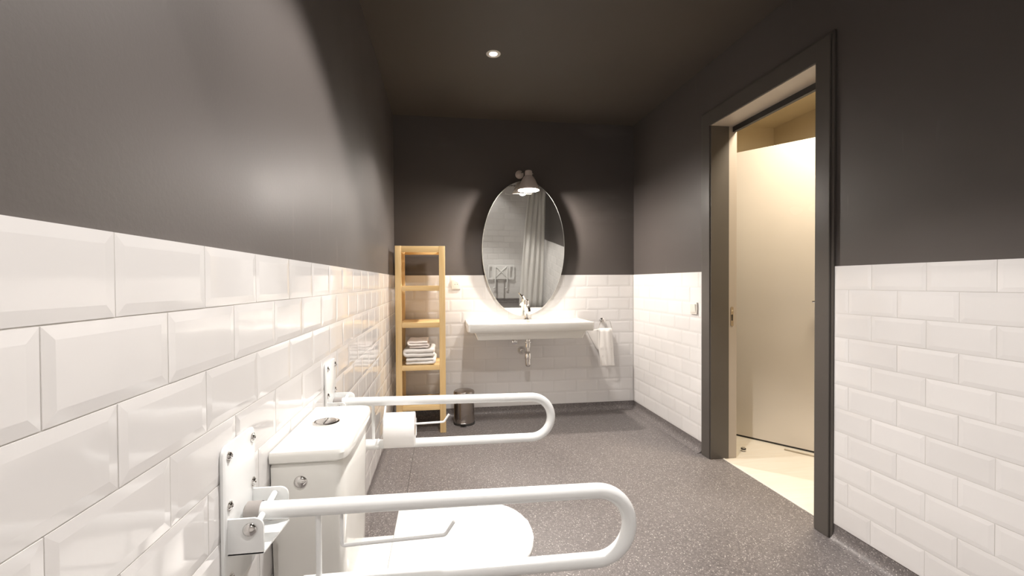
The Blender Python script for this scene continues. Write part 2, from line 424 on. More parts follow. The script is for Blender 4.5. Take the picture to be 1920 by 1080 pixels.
bm = bmesh.new(); disc(bm, (Ld-.055, 0, 1.012), (0, -1, 0), [(.026, 0), (.026, .006), (.022, .009), (0, .009)]); link('rosette', bm, M_CHROME, h, 40)
# door stop on the floor
ds = thing('door_stop', 'small metal door stop with rubber ring on the cream corridor floor', 'door stop', (2.01, 2.705, 0))
bm = bmesh.new(); disc(bm, (2.01, 2.705, -.001), (0, 0, 1), [(.017, 0), (.017, .004), (.011, .006), (.011, .026), (0, .028)]); part('post', bm, M_CHROME, ds, 40)
bm = bmesh.new(); disc(bm, (2.01, 2.705, .012), (0, 0, 1), [(.011, 0), (.0155, .001), (.0155, .009), (.011, .01)]); part('rubber_ring', bm, M_DARKP, ds, 40)
bm = bmesh.new(); pA, pB = Vector((2.30, 2.685, .004)), Vector((2.40, 2.55, .004)); tube(bm, [pA, pB], .005, 8)
tag(link('floor_strip', bm, plain('grey_brown_strip', (.45, .38, .28), .5)), 'thin grey-brown strip on the cream floor below the beige door leaf', 'strip')
# corridor ceiling lamp
cl = thing('ceiling_lamp', 'round corridor ceiling lamp out of sight beyond the doorway', 'lamp', (2.2, 2.15, 2.68))
bm = bmesh.new(); disc(bm, (2.2, 2.15, 2.68), (0, 0, -1), [(.16, 0), (.16, .03), (.0, .03)]); part('lamp_body', bm, M_WHITEP, cl, 40)

# ------------------------------------------------------------------ recessed downlights
def downlight(x, y, label, zc=H):
    t = thing('recessed_downlight', label, 'ceiling light', (x, y, zc), 'recessed downlights')
    bm = bmesh.new(); lathe(bm, [(.030, .0), (.031, -.004), (.043, -.003), (.045, -.0005), (.045, .002), (.03, .002), (.03, 0)], 36)
    r = link('trim_ring', bm, M_WHITEP, t, 50)
    bm = bmesh.new(); lathe(bm, [(.0, -.0012), (.024, -.0012), (.024, 0), (0, 0)], 28)
    link('lens', bm, M_GLOW, t)
    bm = bmesh.new(); lathe(bm, [(.024, -.001), (.030, -.0035), (.030, .001), (.024, .001), (.024, -.001)], 28)
    link('reflector', bm, M_LAMP, t)
    return t
downlight(LX, LYA, 'white ringed recessed downlight glowing in the dark ceiling before the basin')
downlight(LX, LYB, 'recessed downlight in the ceiling over the toilet, above the frame')
downlight(LX, LYC, 'recessed downlight in the ceiling straight above the camera')

# ------------------------------------------------------------------ toilet
TY = 1.222
toilet = thing('toilet', 'white close coupled ceramic toilet with closed lid between the two grab rails', 'toilet', (-.1, TY, 0))
def dshape(x0, x1, hw, r, bow=.012, seg=8):
    """cistern plan: flat at the wall, big round front corners, bowed front"""
    pts = [(x0, TY+hw), (x0, TY-hw)]
    n = 24
    # front outline by superellipse
    out = []
    for k in range(n+1):
        a = -PI/2+PI*k/n
        ca, sa = math.cos(a), math.sin(a)
        e = .28
        out.append((x1-r+bow*0+(abs(ca)**e)*r*1.0, TY+hw*(abs(sa)**e)*(1 if sa > 0 else -1)))
    return pts+out
def loft(bm, secs, caps=True):
    rings = [[bm.verts.new(p) for p in s] for s in secs]; n = len(rings[0])
    for A, Bq in zip(rings, rings[1:]):
        for k in range(n): bm.faces.new((A[k], A[(k+1) % n], Bq[(k+1) % n], Bq[k]))
    if caps: bm.faces.new(rings[0][::-1]); bm.faces.new(rings[-1])
def ring_plan(x0, x1, hw, r, z): return [(x, y, z) for x, y in dshape(x0, x1, hw, r)]
wx = XL+.003
bm = bmesh.new()
loft(bm, [ring_plan(wx, -.236, .150, .06, .30), ring_plan(wx, -.232, .160, .06, .42), ring_plan(wx, -.230, .171, .062, .60), ring_plan(wx, -.229, .175, .062, .735), ring_plan(wx, -.233, .172, .06, .741)])
part('cistern', bm, M_CERAM, toilet, 40)
bm = bmesh.new()
loft(bm, [ring_plan(wx, -.224, .178, .062, .744), ring_plan(wx-.0, -.217, .184, .066, .749), ring_plan(wx, -.216, .186, .066, .764), ring_plan(wx, -.220, .182, .064, .772), ring_plan(wx+.006, -.232, .170, .056, .7765)])
part('cistern_lid', bm, M_CERAM, toilet, 40)
bc = (-.312, 1.232)
bm = bmesh.new(); lathe(bm, [(.034, 0), (.034, .003), (.030, .0045), (.028, .002), (0, .002)], 36, Matrix.Translation((bc[0], bc[1], .7765)))
fb = part('flush_button', bm, M_CHROME, toilet, 40)
for s in (1, -1):
    bm = bmesh.new(); pts = [(.0255*math.cos(a), .0255*math.sin(a)) for a in [PI*k/14 for k in range(15)]]
    pts = [(x*.97, s*(y*.97+.0012)) for x, y in pts]
    prism(bm, [(bc[0]+y, bc[1]+x) for x, y in pts], .7785, .7825, 2, .001)
    part('button_half', bm, M_CHROME, fb, 40)
bm = bmesh.new(); disc(bm, (-.323, TY-.1735, .699), (0, -1, 0), [(.0, .007), (.008, .0062), (.0135, .0035), (.0155, 0), (.0155, -.004)][::-1]); part('side_cap', bm, M_CHROME, toilet, 60, 'chrome domed cap on the cistern side')
# pan: lofted skirted bowl
def egg(xb, xf, hw, z, n=40, e=.62):
    cx = xb+.45*(xf-xb); out = []
    for k in range(n):
        a = 2*PI*k/n; ca, sa = math.cos(a), math.sin(a)
        rx = (xf-cx) if ca > 0 else (cx-xb)
        ee = .9 if ca > 0 else e
        out.append((cx+rx*(abs(ca)**ee)*(1 if ca > 0 else -1), TY+hw*(abs(sa)**ee)*(1 if sa > 0 else -1), z))
    return out
bm = bmesh.new()
loft(bm, [egg(-.30, .10, .115, 0), egg(-.30, .10, .112, .05), egg(-.30, .115, .115, .16), egg(-.28, .17, .14, .27), egg(-.20, .215, .165, .35), egg(-.15, .236, .176, .395), egg(-.145, .238, .178, .412), egg(-.12, .215, .155, .416)])
part('bowl', bm, M_CERAM, toilet, 50)
bm = bmesh.new(); prism(bm, rrect(-.36, -.10, TY-.088, TY+.088, .012), .25, .412, 2, .008, 3); part('hinge_deck', bm, M_CERAM, toilet, 40)
def seatpoly(xb, xf, hw, n=18):
    cx = xf-hw*1.12; pts = [(xb, TY+hw*.93), (xb, TY-hw*.93)]
    for k in range(n+1):
        a = -PI/2+PI*k/n; ca, sa = math.cos(a), math.sin(a)
        pts.append((cx+(xf-cx)*(abs(ca)**.82), TY+hw*(abs(sa)**.82)*(1 if sa > 0 else -1)))
    return pts
bm = bmesh.new(); prism(bm, seatpoly(-.136, .243, .184), .418, .433, 2, .005, 3); part('seat_ring', bm, M_LID, toilet, 40)
bm = bmesh.new(); prism(bm, seatpoly(-.140, .247, .187), .434, .448, 2, .005, 3); part('seat_lid', bm, M_LID, toilet, 40)

# ------------------------------------------------------------------ hinged grab rails
def grab_rail(yc, dz, label, lower_cap, oy=0., hz=.080):
    g0 = thing('grab_rail', label, 'grab rail', (XL, yc, .72), 'hinged grab rails beside the toilet')
    z0 = .713+dz; x_w = XL+.001
    pl0, pl1 = yc-.072, yc+.062
    bm = bmesh.new(); prism(bm, rrect(pl0, pl1, .59+dz, .862+dz, .016), x_w, x_w+.005, 0, .0012)
    plate = part('wall_plate', bm, M_ENAMEL, g0, 40)
    for yy in (yc-.049, yc+.050):
        for zz in (.841, .751, .62):
            bm = bmesh.new(); c = (x_w+.005, yy, zz+dz)
            disc(bm, c, (1, 0, 0), [(.0095, 0), (.0095, .0012), (.0072, .0014), (.0068, .003), (.004, .0052), (.003, .0035), (0, .0035)], 14)
            part('screw', bm, M_CHROME, plate, 40)
    # U bracket
    for yy, s in ((yc-.055, 0), (yc+.050, 1)):
        bm = bmesh.new(); prism(bm, rrect(x_w+.004, XL+.066+.008*s, z0-.049+.006*s, z0+.016+.008*s, (0.001, .001, .016, .001)), yy-.002, yy+.002, 1, .0008)
        part('bracket_cheek', bm, M_ENAMEL, g0, 40)
    bm = bmesh.new(); a, b2 = XL+.066, XL+.074
    prism(bm, [(x_w+.004, yc-.057), (a, yc-.057), (b2, yc+.052), (x_w+.004, yc+.052)], z0-.050, z0-.046, 2, .0006)
    part('bracket_base', bm, M_ENAMEL, g0)
    # pin with chrome end and domed cap
    px = XL+.048
    bm = bmesh.new(); tube(bm, [(px, yc-.036, z0-.004), (px, yc+.048, z0+.012)], .006, 14); part('pivot_pin', bm, M_ENAMEL, g0, 50)
    bm = bmesh.new(); tube(bm, [(px, yc-.043, z0-.006), (px, yc-.034, z0-.004)], [.0075, .0085], 10); part('pin_nut', bm, M_CHROME, g0)
    bm = bmesh.new(); disc(bm, (XL+.043, yc-.0575, z0-.004), (0, -1, 0), [(.0125, 0), (.0125, .001), (.0105, .0045), (.006, .0072), (0, .008)]); part('bolt_cap', bm, M_CHROME, g0, 60, 'domed metal bolt cap')
    # tube loop
    xe = .322; r = .0765; zt = z0; zl = z0-2*r
    loop = [(XL+.038, yc, zt+.002), (.0, yc, zt-.003)]
    zt2 = zt-.008; cz = (zt2+zl-.004)/2; rr = (zt2-(zl-.004))/2
    for k in range(0, 25):
        a = PI/2-PI*k/24; loop.append((xe+rr*math.cos(a), yc, cz+rr*math.sin(a)))
    loop += [(.0, yc, zl-.001), (XL+.115, yc, zl+.002)]
    bm = bmesh.new(); tube(bm, loop, .0158, 24); part('rail_tube', bm, M_ENAMEL, g0, 60)
    bm = bmesh.new(); disc(bm, (XL+.042, yc, zt+.002), (-1, 0, 0), [(.0172, 0), (.0178, .004), (.0178, .026), (.012, .03), (0, .03)]); part('end_bush', bm, M_BUSH, g0, 50, 'grey plastic end bush')
    # strut between the arms
    xs = XL+.145
    bm = bmesh.new(); tube(bm, [(xs, yc+.001, zt-.01), (xs, yc+.001, zl+.012)], .0055, 14); part('support_strut', bm, M_ENAMEL, g0, 50)
    if lower_cap:
        bm = bmesh.new(); tube(bm, [(XL+.110, yc, zl+.002), (XL+.165, yc, zl+.002)], .0178, 20); part('end_sleeve', bm, M_ENAMEL, g0, 50)
    # paper roll holder rod
    zh = zt-hz
    p = fillet([(-.200, yc, zt-.008), (-.200, yc+oy, zh+max(.012, -oy*.3)), (-.200, yc+oy, zh), (.002, yc+oy, zh+.004), (.020, yc+oy, zh+.030)], .010, 5)
    bm = bmesh.new(); tube(bm, p, .0036, 10); part('paper_holder', bm, M_ENAMEL, g0, 60)
    return g0
grab_rail(.897, 0, 'white tubular fold-down grab rail nearest the camera, with empty roll hook', False)
grab_rail(1.587, .022, 'white tubular fold-down grab rail beyond the cistern, holding the toilet roll', True, -.060, .069)

# toilet roll on far rail
rz, ry = .651, 1.527
roll = thing('toilet_roll', 'white toilet paper roll hanging on the far grab rail hook', 'toilet paper', (-.146, ry, rz))
bm = bmesh.new(); n = 40
prof = [(.021, -.050), (.021, .050), (.0565, .050), (.0575, .048), (.0575, -.048), (.0565, -.050), (.021, -.050)]
lathe(bm, prof, n, Matrix.Translation((-.146, ry, rz)) @ rot_to((1, 0, 0)))
part('paper', bm, M_PAPER, roll, 40)
bm = bmesh.new(); lathe(bm, [(.0205, -0.0505), (.0205, 0.0505), (.019, 0.0505), (.019, -0.0505), (.0205, -0.0505)], 28, Matrix.Translation((-.146, ry, rz)) @ rot_to((1, 0, 0)))
part('cardboard_core', bm, plain('cardboard', (.42, .32, .22), .9), roll, 40)
bm = bmesh.new()   # loose hanging end behind the roll
g1 = []
for i in range(7):
    a = math.radians(20-i*13); g1.append((ry+.0590*math.cos(a)+.001*i, rz+.0590*math.sin(a)))
g1 = g1[:6]
vs = []
for j, (yy, zz) in enumerate(g1):
    wob = .003*math.sin(j*1.7)
    vs.append([bm.verts.new((-.194+.1*k/6, yy+.0015*math.sin(k*1.3+j), zz+wob*(k/6))) for k in range(7)])
for a, b2 in zip(vs, vs[1:]):
    for k in range(6): bm.faces.new((a[k], a[k+1], b2[k+1], b2[k]))
o = part('loose_sheet', bm, M_PAPER, roll, True)

# ------------------------------------------------------------------ wooden shelf unit
SX0, SX1, SY0, SY1, SH = -.352, .022, 3.388, 3.735, 1.432
unit = thing('shelf_unit', 'tall narrow birch shelf unit with five slatted shelves in the far left corner', 'shelf', ((SX0+SX1)/2, (SY0+SY1)/2, 0))
pw = .046; pdp = .030
for x0, x1 in ((SX0, SX0+pw), (SX1-pw, SX1)):
    for y0, y1 in ((SY0, SY0+pdp), (SY1-pdp, SY1)):
        part('post', B(x0, x1, y0, y1, 0, SH, .0025), M_WOODZ, unit, 35)
for zs in (SH-.001, 1.128, .848, .522, .215):
    hgt = .038 if zs != SH-.001 else .046
    fr = part('shelf_rail', B(SX0+pw, SX1-pw, SY0+.004, SY0+.026, zs-hgt, zs, .002), M_WOODX, unit, 35)
    part('shelf_rail', B(SX0+pw, SX1-pw, SY1-.026, SY1-.004, zs-hgt, zs, .002), M_WOODX, unit, 35)
    for x0, x1 in ((SX0+.012, SX0+.034), (SX1-.034, SX1-.012)):
        part('side_rail', B(x0, x1, SY0+pdp, SY1-pdp, zs-.040, zs-.006, .002), M_WOODY, unit, 35)
    if zs < 1.4:
        for k in range(4):
            y0 = SY0+.036+k*.0705
            part('slat', B(SX0+.034, SX1-.034, y0, y0+.058, zs-.014, zs-.002, .0015), M_WOODX, unit, 35)
    else:
        for k in range(4):
            y0 = SY0+.036+k*.0705
            part('slat', B(SX0+.034, SX1-.034, y0, y0+.058, zs-.014, zs-.002, .0015), M_WOODX, unit, 35)

# ------------------------------------------------------------------ folded towels
def folded_towel(x0, x1, y0, y1, z0, zts, t, mat, label, seed, flip=False, sag=0.):
    """cloth path folded to and fro: rounded U turns visible from the front"""
    rnd = random.Random(seed); path = []
    nl = len(zts)
    for i, z in enumerate(zts):
        xs = [x0+(x1-x0)*k/10 for k in range(11)]
        if (i % 2) ^ flip: xs = xs[::-1]
        ins = rnd.uniform(0, .010)
        for x in xs:
            f = (x-x0)/(x1-x0)
            path.append(((x0+ins)+(x1-x0-2*ins)*f, z+sag*math.sin(PI*f)*(i/nl)+rnd.uniform(-.0012, .0012)))
        if i < nl-1:
            e = path[-1]; zn = zts[i+1]; s = 1 if e[0] > (x0+x1)/2 else -1
            path.append((e[0]+s*(zn-z)*.42, z+(zn-z)*.25)); path.append((e[0]+s*(zn-z)*.42, z+(zn-z)*.75))
    bm = bmesh.new(); ny = 9; rows = []
    ph = [rnd.uniform(0, 6) for _ in range(4)]
    for j in range(ny):
        fy = j/(ny-1); yy = y0+(y1-y0)*fy
        rows.append([bm.verts.new((x+.003*math.sin(fy*5+ph[0]+z*60), yy+.004*math.sin(z*160+ph[1]+x*14), z+.0012*math.sin(x*50+fy*7+ph[2]))) for x, z in path])
    for a, b2 in zip(rows, rows[1:]):
        for k in range(len(path)-1): bm.faces.new((a[k], a[k+1], b2[k+1], b2[k]))
    o = link('folded_towel', bm, mat, None, True)
    m = o.modifiers.new('thick', 'SOLIDIFY'); m.thickness = t; m.offset = 0
    m = o.modifiers.new('soft', 'SUBSURF'); m.levels = 1; m.render_levels = 2
    tag(o, label, 'towel', 'folded towels on the shelf'); return o
TZ = .5225
folded_towel(-.286, -.070, 3.402, 3.70, 0, [TZ+.015, TZ+.041], .0265, M_TOWEL, 'white bath towel at the bottom of the folded pile on the shelf', 3)
folded_towel(-.282, -.056, 3.400, 3.70, 0, [TZ+.0755, TZ+.1075], .033, M_TOWEL, 'thick white folded towel in the middle of the pile of three', 5, True)
folded_towel(-.262, -.112, 3.402, 3.68, 0, [TZ+.137, TZ+.155, TZ+.173], .0185, M_TOWELP, 'smaller pinkish white folded towel on top of the pile', 9)

# ------------------------------------------------------------------ pedal bin
bx, by, br = .170, 3.595, .0835
pbin = thing('pedal_bin', 'small round stainless steel pedal bin on the floor beside the wooden shelf', 'bin', (bx, by, 0))
T = Matrix.Translation((bx, by, 0))
bm = bmesh.new(); lathe(bm, [(0, .012), (br-.002, .012), (br, .014), (br, .240), (br-.003, .243), (0, .243)], 48, T); part('body', bm, M_STEEL, pbin, 40)
bm = bmesh.new(); lathe(bm, [(0, .0), (br+.003, .0), (br+.004, .012), (br, .018), (0, .018)], 48, T); part('base_ring', bm, M_DARKP, pbin, 40)
bm = bmesh.new(); lathe(bm, [(0, .244), (br+.001, .244), (br+.002, .256), (br-.004, .268), (br-.018, .274), (0, .277)], 48, T); part('lid', bm, M_STEEL, pbin, 35)
bm = bmesh.new(); lathe(bm, [(br+.0015, .2405), (br+.003, .2425), (br+.0015, .2445)], 48, T); part('rim_band', bm, M_CHROME, pbin, 35)
bm = bmesh.new(); box(bm, bx-.032, bx+.010, by-br-.030, by-br+.01, .026, .032, .002); part('pedal', bm, M_CHROME, pbin)
bm = bmesh.new(); box(bm, bx-.026, bx+.004, by-br-.018, by-br+.01, .008, .026, .002); part('pedal_housing', bm, M_DARKP, pbin)
bm = bmesh.new(); tube(bm, [(bx-.03, by+br, .245), (bx+.03, by+br, .245)], .006, 10); part('hinge', bm, M_DARKP, pbin)

# ------------------------------------------------------------------ wall basin
basin = thing('washbasin', 'wide white wall hung ceramic washbasin under the oval mirror', 'basin', (.69, 3.56, .83))
BX0, BX1, BY0, BY1 = .190, 1.200, 3.352, YB-.001
zt_ = .832
def rect_ring(x0, x1, y0, y1, z, r=.02, seg=4): return [(x, y, z) for x, y in rrect(x0, x1, y0, y1, (r, r, .002, .002), seg)]
bm = bmesh.new()
secs = [rect_ring(BX0+.085, BX1-.085, BY0+.052, BY1, .699, .02), rect_ring(BX0+.079, BX1-.079, BY0+.045, BY1, .703, .02),
        rect_ring(BX0+.055, BX1-.055, BY0+.035, BY1, .760, .02), rect_ring(BX0+.010, BX1-.010, BY0+.006, BY1, .764, .02),
        rect_ring(BX0, BX1, BY0, BY1, .772, .022), rect_ring(BX0, BX1, BY0, BY1, zt_-.006, .022), rect_ring(BX0+.004, BX1-.004, BY0+.004, BY1, zt_, .02),
        rect_ring(BX0+.018, BX1-.018, BY0+.018, BY1-.004, zt_+.001, .02)]
rings = [[bm.verts.new(p) for p in s] for s in secs]; n = len(rings[0])
for A, Bq in zip(rings, rings[1:]):
    for k in range(n): bm.faces.new((A[k], A[(k+1) % n], Bq[(k+1) % n], Bq[k]))
bm.faces.new(rings[0][::-1])
# top deck with sunken bowl (same point count)
def inset_ring(x0, x1, y0, y1, z, r, seg=4):
    return [(x, y, z) for x, y in rrect(x0, x1, y0, y1, (r, r, r, r), seg)]
def match(sec, m):   # resample closed ring to m points, starting nearest to first corner
    P = [Vector(p) for p in sec]; L = [0]
    for i in range(len(P)): L.append(L[-1]+(P[(i+1) % len(P)]-P[i]).length)
    out = []
    for k in range(m):
        s = L[-1]*k/m; i = max(j for j in range(len(P)) if L[j] <= s+1e-9); q = (s-L[i])/max(1e-9, L[i+1]-L[i])
        out.append(P[i].lerp(P[(i+1) % len(P)], q))
    return out
deck_out = rings[-1]
m_ = 48
R1 = [bm.verts.new(p) for p in match(inset_ring(.28, 1.10, BY0+.045, BY1-.125, zt_+.001, .05), m_)]
prev = R1
e1 = [bm.edges.new((deck_out[i], deck_out[(i+1) % n])) if bm.edges.get((deck_out[i], deck_out[(i+1) % n])) is None else bm.edges.get((deck_out[i], deck_out[(i+1) % n])) for i in range(n)]
e2 = [bm.edges.new((R1[i], R1[(i+1) % m_])) for i in range(m_)]
bmesh.ops.triangle_fill(bm, edges=e1+e2, use_beauty=True)
for (a0, a1, b0, b1, z, r) in ((.288, 1.092, BY0+.052, BY1-.132, zt_-.006, .05), (.32, 1.06, BY0+.075, BY1-.15, zt_-.06, .06), (.42, .96, BY0+.12, BY1-.17, zt_-.088, .06), (.62, .76, BY0+.15, BY1-.19, zt_-.092, .03)):
    R2 = [bm.verts.new(p) for p in match(inset_ring(a0, a1, b0, b1, z, r), m_)]
    for k in range(m_): bm.faces.new((prev[k], prev[(k+1) % m_], R2[(k+1) % m_], R2[k]))
    prev = R2
bm.faces.new(prev)
part('basin_body', bm, M_CERAM, basin, 38)
bm = bmesh.new(); disc(bm, (.69, BY0+.19, zt_-.092), (0, 0, 1), [(.024, 0), (.024, .002), (.018, .005), (0, .006)]); part('drain_plug', bm, M_CHROME, basin, 40)

# tap
tx, ty = .712, 3.69
tap = thing('basin_tap', 'chrome single lever mixer tap on the rear ledge of the washbasin', 'tap', (tx, ty, zt_))
bm = bmesh.new(); disc(bm, (tx, ty, zt_), (0, 0, 1), [(.027, 0), (.027, .004), (.0215, .010), (.0205, .02), (.0205, .118), (.0225, .122), (.0225, .142), (.0, .142)]); part('tap_body', bm, M_CHROME, tap, 40)
bm = bmesh.new(); tube(bm, fillet([(tx, ty, zt_+.100), (tx, ty-.06, zt_+.112), (tx, ty-.115, zt_+.104), (tx, ty-.125, zt_+.088)], .02), [.0145]*1+[.0135]*0 or .0135, 16) if False else tube(bm, fillet([(tx, ty, zt_+.098), (tx, ty-.10, zt_+.112), (tx, ty-.122, zt_+.084)], .018), .0125, 16); part('spout', bm, M_CHROME, tap, 60)
bm = bmesh.new(); disc(bm, (tx, ty-.1225, zt_+.086), (0, -.3, -1), [(.014, 0), (.014, .012), (.010, .013), (0, .012)], 16); part('aerator', bm, M_CHROME, tap, 40)
bm = bmesh.new(); disc(bm, (tx, ty, zt_+.142), (0, 0, 1), [(.021, 0), (.0205, .022), (.012, .030), (0, .031)]); part('lever_cap', bm, M_CHROME, tap, 40)
bm = bmesh.new(); tube(bm, [(tx-.004, ty, zt_+.160), (tx-.028, ty-.022, zt_+.196), (tx-.040, ty-.040, zt_+.208)], [.008, .0075, .0065], 12); part('lever', bm, M_CHROME, tap, 60)

# bottle trap and stop valves
trx, trY = .705, 3.60
trap = thing('bottle_trap', 'chrome bottle trap hanging under the washbasin', 'drain trap', (trx, trY, .45))
bm = bmesh.new(); disc(bm, (trx, trY, .446), (0, 0, 1), [(.0, 0), (.016, .002), (.021, .008), (.0225, .02), (.0225, .066), (.0, .066)]); part('trap_cup', bm, M_CHROME, trap, 40)
bm = bmesh.new(); disc(bm, (trx, trY, .512), (0, 0, 1), [(.027, 0), (.028, .004), (.025, .045), (.018, .058), (0.014, .062)]); part('trap_bell', bm, M_CHROME, trap, 40)
bm = bmesh.new(); disc(bm, (trx, trY, .572), (0, 0, 1), [(.014, 0), (.014, .035), (.022, .038), (.022, .072), (.030, .076), (.030, .084), (.019, .086), (.019, .126), (0, .126)]); part('tailpipe', bm, M_CHROME, trap, 40)
bm = bmesh.new(); tube(bm, [(trx-.006, trY, .553), (trx-.014, trY+.05, .556), (.683, YB-.004, .556)], .014, 16); part('outlet_pipe', bm, M_CHROME, trap, 60)
bm = bmesh.new(); disc(bm, (.683, YB, .556), (0, -1, 0), [(.036, 0), (.034, .008), (.022, .020), (.0185, .028), (.0, .028)]); part('wall_flange', bm, M_CHROME, trap, 40)
for i, (vx, lab) in enumerate(((.620, 'chrome stop valve on the tiles just under the washbasin'),)):
    v = thing('stop_valve', lab, 'valve', (vx, YB, .640))
    bm = bmesh.new(); disc(bm, (vx, YB  , .632), (0, -1, 0), [(.026, 0), (.024, .006), (.012, .012), (.011, .03), (.0, .03)]); part('wall_rose', bm, M_CHROME, v, 40)
    bm = bmesh.new(); disc(bm, (vx, YB-.028, .632), (0, -1, 0), [(.009, 0), (.016, .002), (.017, .02), (0, .022)], 12); part('knob', bm, M_CHROME, v, 30)
    bm = bmesh.new(); tube(bm, [(vx, YB-.022, .635), (vx, YB-.022, .697)], .005, 10); part('riser', bm, M_CHROME, v, 60)

# ------------------------------------------------------------------ oval mirror (leans forward)
TILT = math.radians(5.3)
mc = Vector((.695, 3.7135, 1.432)); HW, HH = .360, .576
MM = Matrix.Translation(mc) @ Matrix.Rotation(TILT, 4, 'X')
mir = bpy.data.objects.new('mirror', None); COL.objects.link(mir); mir.empty_display_size = .1; mir.matrix_world = MM
tag(mir, 'large frameless oval mirror leaning slightly forward over the washbasin', 'mirror')
n = 96; bm = bmesh.new()
def oval(s, y): return [(HW*math.cos(2*PI*k/n)-0 - s*math.cos(2*PI*k/n), y, (HH-s)*math.sin(2*PI*k/n)) for k in range(n)]
r_front = [bm.verts.new(p) for p in oval(.004, -.003)]; bm.faces.new(r_front); link('glass', bm, M_MIRROR, mir)
bm = bmesh.new(); loft(bm, [oval(.004, -.003), oval(.0, -.001), oval(.0, .003), oval(.0005, .0035)], False); link('polished_edge', bm, M_GLASSEDGE, mir, 40)
bm = bmesh.new(); a = [bm.verts.new(p) for p in oval(.0005, .0036)]; bm.faces.new(a); link('backing', bm, M_BUSH, mir)
for sx in (-.16, .16):
    bm = bmesh.new(); zz = .38; Minv = MM.inverted()
    yw = (Minv @ Vector((mc.x+sx, YB+TT, mc.z+zz))).y
    tube(bm, [(sx, .004, zz), (sx, yw, zz)], .008, 12); link('wall_spacer', bm, M_CHROME, mir, 60)

# ------------------------------------------------------------------ mirror lamp
lp = thing('wall_lamp', 'small metal bell shaded wall lamp shining over the top of the mirror', 'lamp', (.70, 3.53, 2.0))
Lc = Vector((.703, 3.53, 0))
TL = Matrix.Translation((Lc.x, Lc.y, 1.902))
bm = bmesh.new(); disc(bm, (.672, YB+TT, 2.088), (0, -1, 0), [(.036, 0), (.036, .012), (.026, .022), (.012, .030), (0, .032)]); part('wall_rose', bm, M_LAMP, lp, 40)
bm = bmesh.new(); tube(bm, fillet([(.672, YB-.02, 2.088), (.680, 3.64, 2.078), (.703, 3.545, 2.060)], .03), .0065, 12); part('arm', bm, M_CHROME, lp, 60)
bm = bmesh.new()
prof = [(.088, 0), (.086, .010), (.072, .045), (.056, .082), (.040, .108), (.030, .118)]
loftp = [(r, z) for r, z in prof] + [(r-.0015, z-.001) for r, z in prof[::-1]]
lathe(bm, loftp+[loftp[0]], 48, TL); part('lamp_shade', bm, M_LAMP, lp, 60)
bm = bmesh.new(); lathe(bm, [(.029, .112), (.029, .150), (.026, .158), (.020, .160), (0, .161)], 28, TL); part('socket_cap', bm, M_LAMP, lp, 40)
bm = bmesh.new(); lathe(bm, [(0, -.016), (.018, -.011), (.028, .002), (.031, .015), (.026, .034), (.016, .060), (0, .062)], 28, TL)
gb = part('bulb', bm, emit('lit_bulb', (1, .92, .84), 2300), lp, 60); 
bm = bmesh.new(); disc(bm, (.703+.029, 3.53, 1.902+.135), (1, 0, 0), [(.004, 0), (.004, .008), (0, .008)], 10); part('switch', bm, M_CHROME, lp)

# ------------------------------------------------------------------ towel ring and hand towel
tr = thing('towel_ring', 'chrome towel ring fixed to the tiles right of the washbasin', 'towel ring', (1.415, YB, .81))
bm = bmesh.new(); disc(bm, (1.415, YB, .808), (0, -1, 0), [(.022, 0), (.022, .008), (.012, .012), (.010, .040), (.014, .044), (.014, .056), (0, .057)]); part('wall_rose', bm, M_CHROME, tr, 40)
yr = YB-.050
bm = bmesh.new(); tube(bm, fillet([(1.405, yr, .806), (1.385, yr, .800), (1.362, yr, .734), (1.492, yr, .734), (1.470, yr, .806), (1.425, yr, .808)], .010, 4), .0035, 10); part('ring', bm, M_CHROME, tr, 60)
ht = thing('hand_towel', 'white hand towel with woven key border hanging from the towel ring', 'towel', (1.43, yr, .734))
def sheet(bm, fn, nu, nv):
    rows = [[bm.verts.new(fn(i/nu, j/nv)) for i in range(nu+1)] for j in range(nv+1)]
    for a, b2 in zip(rows, rows[1:]):
        for k in range(nu): bm.faces.new((a[k], a[k+1], b2[k+1], b2[k]))
def front(u, v):
    z = .744-.335*v
    xa = 1.358+.0*v+(.022*max(0, v-.55)/.45 if v > .55 else -.008*v); xb = 1.486+.018*v
    x = xa+(xb-xa)*u
    y = yr-.012-.014*v+.004*math.sin(u*7+v*2)+.003*math.sin(u*15)
    if v < .06: y += .012*(1-v/.06); z += -.004*(1-v/.06)
    return (x, y, z)
bm = bmesh.new(); sheet(bm, front, 18, 26)
fo = part('front_flap', bm, M_TOWEL, ht, True)
m = fo.modifiers.new('t', 'SOLIDIFY'); m.thickness = .007; m = fo.modifiers.new('s', 'SUBSURF'); m.levels = 1; m.render_levels = 1
def back(u, v):
    z0 = .742-.006*(1-u); 
    xa = 1.262+.098*v**1.1; xb = 1.478+.01*v
    x = xa+(xb-xa)*u; z = (.722+.022*u)-(.17+.05*u)*v
    y = yr+.014+.006*math.sin(u*9+v*3)+.010*v*(1-u)
    if v < .1: y -= .016*(1-v/.1)*min(1, max(0, (u-.35)*4))
    return (x, y, z)
bm = bmesh.new(); sheet(bm, back, 18, 14); fo = part('back_flap', bm, M_TOWEL, ht, True)
m = fo.modifiers.new('t', 'SOLIDIFY'); m.thickness = .007; m = fo.modifiers.new('s', 'SUBSURF'); m.levels = 1; m.render_levels = 1
